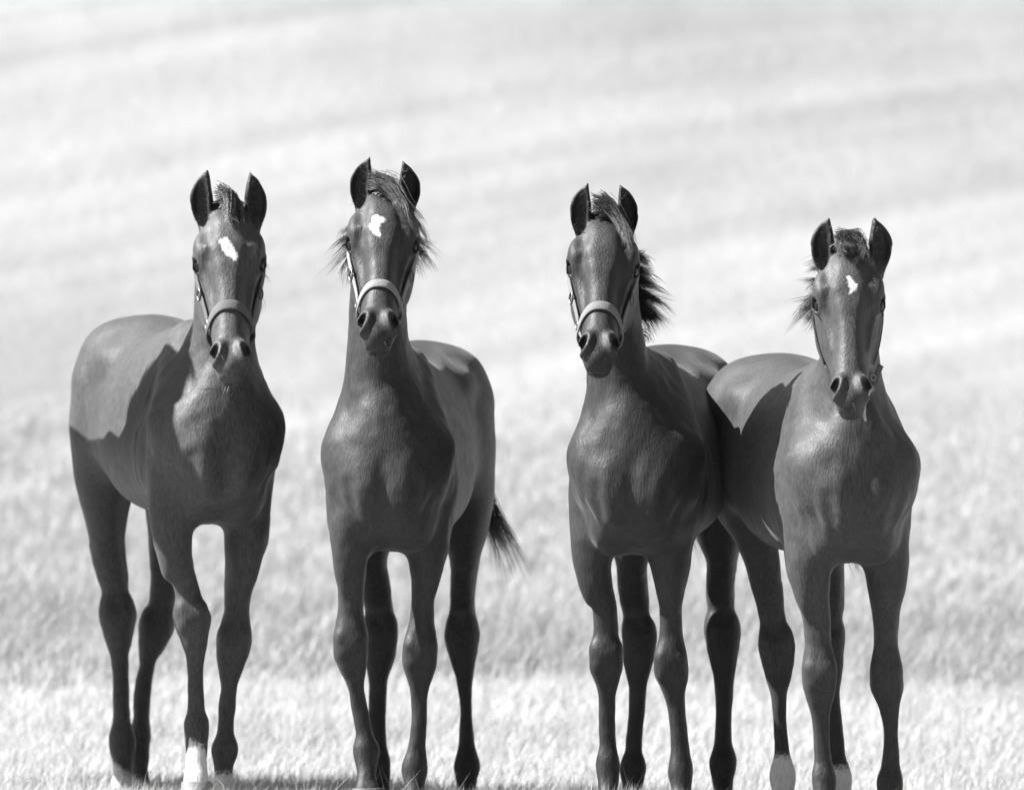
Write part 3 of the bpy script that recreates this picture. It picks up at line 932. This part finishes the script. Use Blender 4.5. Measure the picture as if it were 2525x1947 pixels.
    # ---- halter
    if H.get('halter'):
        hl = H['halter']; mat = webbing('halter_webbing', hl['tone']); tau0 = hl['tau']; wd = hl.get('w', .025)
        pts, nr, al = [], [], []
        cn = lambda n: tau0 * L + hl['tilt'] * (-n)
        nseg = 56
        for i in range(nseg):
            a = 2 * math.pi * i / nseg; u_, n_ = math.sin(a), math.cos(a)
            c = A + T * (cn(-.065)) + N * (-.065)
            dr = U * u_ + N * n_ - T * (hl['tilt'] * n_)
            dr /= np.linalg.norm(dr)
            h = Fd.march(c + dr * .16, -dr, .16, .0015)
            if h is None: h = c + dr * .05
            loose = hl.get('loose', .008) * (0.15 + max(0, -n_ + .25))
            q_ = U * u_ + N * n_; q_ /= np.linalg.norm(q_)
            pts.append(h + q_ * (.0015 + loose)); nr.append(q_); a_ = T - q_ * (T @ q_); al.append(a_ / np.linalg.norm(a_))
        pts = np.array(pts)
        pts = (np.roll(pts, 1, 0) + 2 * pts + np.roll(pts, -1, 0)) / 4
        v, f = band(Fd, pts, nr, wd, .0032, al, True)
        halter = mesh_obj('halter', LOC(v), f, mat, root)
        if hl.get('label'): halter['label'] = hl['label']
        for s in (-1, 1):
            path, nn, aa = [], [], []
            for q in np.linspace(0, 1, 16):
                tau = tau0 + .03 - (tau0 + .03 - .06) * q; n_ = np.interp(q, [0, .3, 1], [-.072, -.078, -.115])
                st_ = hp(tau, 0, n_) + U * s * .2
                h = Fd.march(st_, -U * s, .2, .0015)
                if h is None: continue
                nv = U * s * .9 + N * .15; nv /= np.linalg.norm(nv)
                path.append(h + U * s * .003); nn.append(nv)
            path = np.array(path)
            for _ in range(3): path[1:-1] = (path[:-2] + 2 * path[1:-1] + path[2:]) / 4
            tg = np.gradient(path, axis=0); tg /= np.linalg.norm(tg, axis=1, keepdims=True)
            aa = [np.cross(a_, b_) for a_, b_ in zip(tg, nn)]; aa = [a_ / np.linalg.norm(a_) for a_ in aa]
            v, f = band(Fd, path, nn, wd * .9, .003, aa)
            mesh_obj('cheek_strap', LOC(v), f, mat, halter)
            v, f = torus(path[0] + U * s * .005, U * s + N * .2, .0115, .0022); mesh_obj('ring', LOC(v), f, M['metal'], halter)
            # buckle on the cheek
            i = 5; c = path[i] + U * s * .006; tdir, wdir = tg[i], aa[i]
            ring = [c + tdir * a_ * .009 + wdir * b_ * .013 for a_, b_ in ((-1, -1), (1, -1), (1, 1), (-1, 1), (-1, -1))]
            v, f = tubes(np.array([curve_pts(ring, 24)]), .0022, 6, 0); mesh_obj('buckle', LOC(v), f, M['metal'], halter)
    return root, dict(A=A, T=T, U=U, N=N, L=L, hp=hp, Fd=Fd, W=W, base=base, LOC=LOC, root=root, g0=g0)

FOALS = []
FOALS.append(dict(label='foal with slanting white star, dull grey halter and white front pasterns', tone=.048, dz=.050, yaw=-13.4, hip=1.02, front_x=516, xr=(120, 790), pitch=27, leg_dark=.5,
    poll=(562, 506), lip=(569, 938), neck=[(480, 562, 62), (700, 556, 72), (800, 551, 76), (900, 552, 78), (1000, 545, 88), (1150, 532, 100)], chest=1.0, barrel=.98, muzzle_dark=.2, pale=1.6,
    ear_l=dict(base=(507, 552), tip=(506, 424)), ear_r=dict(base=(626, 556), tip=(620, 425)),
    fl=dict(k=[(425, 1310, 50), (447, 1400, 33), (474, 1518, 47), (483, 1690, 20), (485, 1788, 30)], y=-.10, lift=.02, sock=1830, slope=-.6), fr=dict(k=[(608, 1330, 54), (592, 1420, 36), (577, 1580, 44), (560, 1735, 23), (553, 1846, 34)], sock=1905, y=.03),
    hl=dict(k=[(264, 1330, 44), (276, 1420, 38), (289, 1515, 44), (297, 1690, 19), (303, 1828, 33)], sock=1895, slope=-.8), hr=dict(k=[(410, 1360, 44), (405, 1440, 36), (385, 1547, 42), (352, 1690, 22), (345, 1815, 27)], y=.12),
    star=[(539, 594), (552, 583), (561, 585), (573, 604), (585, 625), (586, 634), (578, 645), (571, 636), (556, 627), (548, 614)],
    forelock=[([(560, 500, .03), (575, 500, .024), (592, 525, .016), (602, 560, .008)], 150, .012, .010), ([(556, 500, .03), (563, 512, .03), (572, 545, .012), (578, 575, .006)], 130, .012, .009), ([(552, 496, .02), (560, 478, .03), (582, 484, .03)], 22, .012, .008)],
    mane=[(640, 668, 668, 40, .006), (670, 664, 690, 40, .006), (760, 640, 800, 50, .01)], tail=[([(360, 1150), (372, 1300)], 160, .012, .02)],
    halter=dict(tau=.605, tilt=.30, tone=.14, w=.025, label='dull grey webbing halter')))
FOALS.append(dict(label='foal with crescent-shaped white star, pale halter and dark tail swishing aside', tone=.024, yaw=5.0, front_x=966, xr=(740, 1260), pitch=31,
    poll=(947, 468), lip=(929, 862), neck=[(450, 945, 62), (650, 938, 70), (780, 931, 70), (860, 930, 76), (960, 938, 88), (1100, 955, 100)], chest=.94, barrel=.89, hip=.92,
    ear_l=dict(base=(892, 508), tip=(907, 389)), ear_r=dict(base=(1004, 512), tip=(997, 398)),
    fl=dict(k=[(862, 1330, 47), (866, 1430, 34), (866, 1585, 43), (887, 1745, 21), (903, 1848, 33)], y=-.10, lift=.03), fr=dict(k=[(1055, 1345, 54), (1046, 1436, 32), (1036, 1605, 43), (1034, 1765, 18), (1023, 1897, 31)]),
    hl=dict(k=[(915, 1380, 40), (928, 1460, 36), (938, 1563, 40), (930, 1760, 22), (937, 1878, 28)]), hr=dict(k=[(1146, 1380, 38), (1140, 1470, 31), (1138, 1565, 44), (1149, 1755, 17), (1151, 1890, 33)]),
    star=[(919, 532), (932, 530), (938, 534), (950, 538), (950, 545), (940, 550), (934, 562), (940, 578), (936, 584), (922, 577), (913, 566), (910, 557), (916, 546)], bite=((946, 561), 9),
    forelock=[([(925, 470, .03), (950, 478, .026), (985, 520, .022), (1012, 560, .012), (1045, 598, .02)], 170, .012, .012), ([(935, 465, .03), (965, 475, .026), (1000, 530, .02), (1030, 580, .02), (1050, 604, .02)], 110, .012, .014), ([(935, 462, .02), (930, 450, .03), (965, 448, .03)], 22, .012, .010)],
    mane=[(585, 818, 612, 60, .008), (605, 806, 640, 90, .010), (640, 838, 690, 70, .012), (600, 1070, 625, 50, .012), (610, 1085, 660, 80, .012), (640, 1060, 670, 40, .01)],
    tail=[([(1165, 1180), (1205, 1270), (1250, 1350), (1280, 1420)], 800, .020, .021)],
    halter=dict(tau=.635, tilt=.34, tone=.27, w=.021, label='pale webbing halter')))
FOALS.append(dict(label='dark foal with no white star, pale halter and mane blown out sideways', tone=.018, yaw=6.5, front_x=1578, xr=(1340, 1880), pitch=31,
    poll=(1492, 532), lip=(1474, 914), neck=[(520, 1492, 62), (640, 1500, 68), (741, 1505, 68), (860, 1522, 73), (930, 1530, 82), (1040, 1552, 95), (1150, 1572, 100)], chest=1.02, barrel=.98,
    ear_l=dict(base=(1436, 576), tip=(1446, 453), w=.0265), ear_r=dict(base=(1548, 574), tip=(1532, 456), w=.0265),
    fl=dict(k=[(1458, 1370, 47), (1490, 1500, 30), (1495, 1615, 41), (1497, 1760, 21), (1499, 1883, 30)]), fr=dict(k=[(1652, 1380, 52), (1654, 1490, 29), (1655, 1635, 43), (1671, 1775, 18), (1679, 1905, 31)], y=-.05),
    hl=dict(k=[(1558, 1400, 38), (1563, 1475, 36), (1577, 1570, 41), (1569, 1775, 20), (1561, 1892, 33)], y=-.05), hr=dict(k=[(1780, 1390, 38), (1778, 1460, 36), (1782, 1556, 43), (1786, 1755, 18), (1782, 1880, 33)]),
    forelock=[([(1478, 530, .03), (1500, 530, .026), (1530, 572, .018), (1560, 615, .008)], 190, .012, .010), ([(1490, 525, .03), (1515, 535, .026), (1545, 585, .018), (1566, 622, .008)], 110, .012, .010), ([(1482, 530, .02), (1478, 512, .03), (1500, 514, .03)], 22, .012, .010)],
    mane=[(650, 1600, 630, 40, .006), (660, 1606, 662, 60, .008), (690, 1625, 690, 80, .009), (710, 1645, 712, 100, .010), (730, 1648, 745, 110, .010), (750, 1655, 765, 110, .010), (770, 1655, 800, 110, .010), (790, 1635, 825, 90, .010), (840, 1598, 850, 40, .008)],
    tail=[([(1690, 1250), (1705, 1330), (1735, 1400)], 200, .012, .014)],
    halter=dict(tau=.63, tilt=.36, tone=.20, w=.023, label='pale grey webbing halter')))
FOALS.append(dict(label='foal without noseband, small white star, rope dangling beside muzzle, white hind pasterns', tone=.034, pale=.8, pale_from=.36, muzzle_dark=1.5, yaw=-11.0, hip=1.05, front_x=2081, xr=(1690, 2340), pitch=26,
    poll=(2092, 612), lip=(2100, 1018), neck=[(590, 2092, 62), (760, 2096, 70), (860, 2095, 73), (970, 2096, 78), (1080, 2098, 95), (1200, 2098, 105)], chest=1.0, barrel=.97,
    ear_l=dict(base=(2034, 660), tip=(2041, 538)), ear_r=dict(base=(2165, 660), tip=(2159, 541)),
    fl=dict(k=[(1993, 1400, 54), (2008, 1500, 36), (2021, 1660, 43), (2025, 1810, 20), (2032, 1920, 31)], y=-.05), fr=dict(k=[(2185, 1390, 54), (2185, 1500, 36), (2186, 1664, 43), (2196, 1815, 19), (2194, 1931, 31)]),
    hl=dict(k=[(1880, 1390, 44), (1895, 1480, 36), (1915, 1590, 43), (1925, 1775, 18), (1931, 1917, 34)], sock=1862), hr=dict(k=[(2040, 1390, 42), (2050, 1480, 34), (2045, 1585, 40), (2057, 1780, 20), (2072, 1917, 30)], y=.04, sock=1890),
    star=[(2088, 682), (2095, 679), (2100, 688), (2112, 700), (2114, 708), (2108, 717), (2098, 722), (2092, 726), (2096, 712), (2092, 700)],
    forelock=[([(2075, 612, .03), (2088, 606, .028), (2108, 622, .024), (2118, 640, .02)], 140, .012, .012), ([(2095, 606, .03), (2110, 604, .028), (2124, 630, .02), (2120, 665, .006)], 90, .012, .012), ([(2080, 608, .03), (2074, 622, .026), (2090, 642, .02)], 90, .012, .010), ([(2095, 606, .03), (2115, 594, .026), (2140, 592, .026)], 30, .008, .008)],
    mane=[(660, 1992, 640, 60, .008), (690, 1990, 675, 60, .010), (720, 1968, 705, 60, .010), (745, 1955, 780, 130, .012), (765, 1960, 800, 120, .010), (775, 1990, 805, 70, .010)],
    tail=[([(2060, 1250), (2105, 1380), (2125, 1425)], 200, .012, .016)]))

INFO = []
HOOF_SPOTS = []
build_ground()
for i_, H in enumerate(FOALS):
    H['n'] = i_
    INFO.append(build_foal(H))
build_grass()

# ------------------------------------------------------------------ broken halter hanging on the foal without noseband
root4, I4 = INFO[3]
def broken_halter():
    hp, U, N, T, Fd, LOC, L = I4['hp'], I4['U'], I4['N'], I4['T'], I4['Fd'], I4['LOC'], I4['L']
    mat = webbing('dark_halter_webbing', .05); halter = None
    for s in (-1, 1):
        path, nn = [], []
        for q in np.linspace(0, 1, 14):
            tau = .62 - .54 * q; n_ = np.interp(q, [0, .3, 1], [-.105, -.115, -.13])
            h = Fd.march(hp(tau, 0, n_) + U * s * .2, -U * s, .2, .0015)
            if h is None: continue
            path.append(h + U * s * .003); nn.append(U * s)
        path = np.array(path)
        for _ in range(3): path[1:-1] = (path[:-2] + 2 * path[1:-1] + path[2:]) / 4
        tg = np.gradient(path, axis=0); tg /= np.linalg.norm(tg, axis=1, keepdims=True)
        aa = [np.cross(a, b) / np.linalg.norm(np.cross(a, b)) for a, b in zip(tg, nn)]
        v, f = band(Fd, path, nn, .009, .0022, aa)
        if halter is None:
            halter = mesh_obj('halter', LOC(v), f, mat, root4); halter['label'] = 'thin dark halter without noseband'
        else:
            mesh_obj('cheek_strap', LOC(v), f, mat, halter)
            end = path[0]
    k = lambda a, b, y: PX(a, b, y)
    ye = end[1]
    strap = curve_pts([k(2172, 900, ye), k(2162, 925, ye - .01), k(2155, 955, ye - .02)], 10)
    tg = np.gradient(strap, axis=0); tg /= np.linalg.norm(tg, axis=1, keepdims=True)
    nn = [np.array([.35, -.93, 0])] * 10; aa = [np.cross(a, b) / np.linalg.norm(np.cross(a, b)) for a, b in zip(tg, nn)]
    v, f = band(Fd, strap, nn, .014, .003, aa); mesh_obj('loose_strap', LOC(v), f, webbing('grey_strap', .12), halter)
    v, f = torus(k(2152, 930, ye - .02), (.5, -.8, .2), .0075, .0022); mesh_obj('ring', LOC(v), f, M['metal'], halter)
    v, f = torus(k(2148, 956, ye - .03), (.2, -.9, .3), .008, .0024); mesh_obj('ring', LOC(v), f, M['metal'], halter)
    rope = curve_pts([k(2150, 955, ye - .03), k(2143, 968, ye - .05), k(2135, 985, ye - .07), k(2131, 1010, ye - .075), k(2132, 1028, ye - .07), k(2135, 1038, ye - .07)], 18)
    v, f = tubes(np.array([rope]), .0042, 8, .25); mesh_obj('rope', LOC(v), f, simple('pale_rope', .4, .9, .2, 160), halter)
broken_halter()

# ------------------------------------------------------------------ unseen enlarged foal copy, added to cast shade on the leftmost foal
def copy_tree(o, parent=None):
    c = o.copy(); COL.objects.link(c); c.parent = parent
    for ch in [q for q in o.children if q.name.split('.')[0] not in ('halter',)]: copy_tree(ch, c)
    return c
shade_horse = copy_tree(root4)
shade_horse.name = 'shade_horse'
shade_horse.scale = (1.38, 1.38, 1.38)
shade_horse.location = (-1.72, 2.03, float(ground(-1.72, 1.8)) + .01)
shade_horse['label'] = 'unseen tall horse added beyond the row to shade the leftmost foal'
shade_horse['category'] = 'horse'
del shade_horse['group']
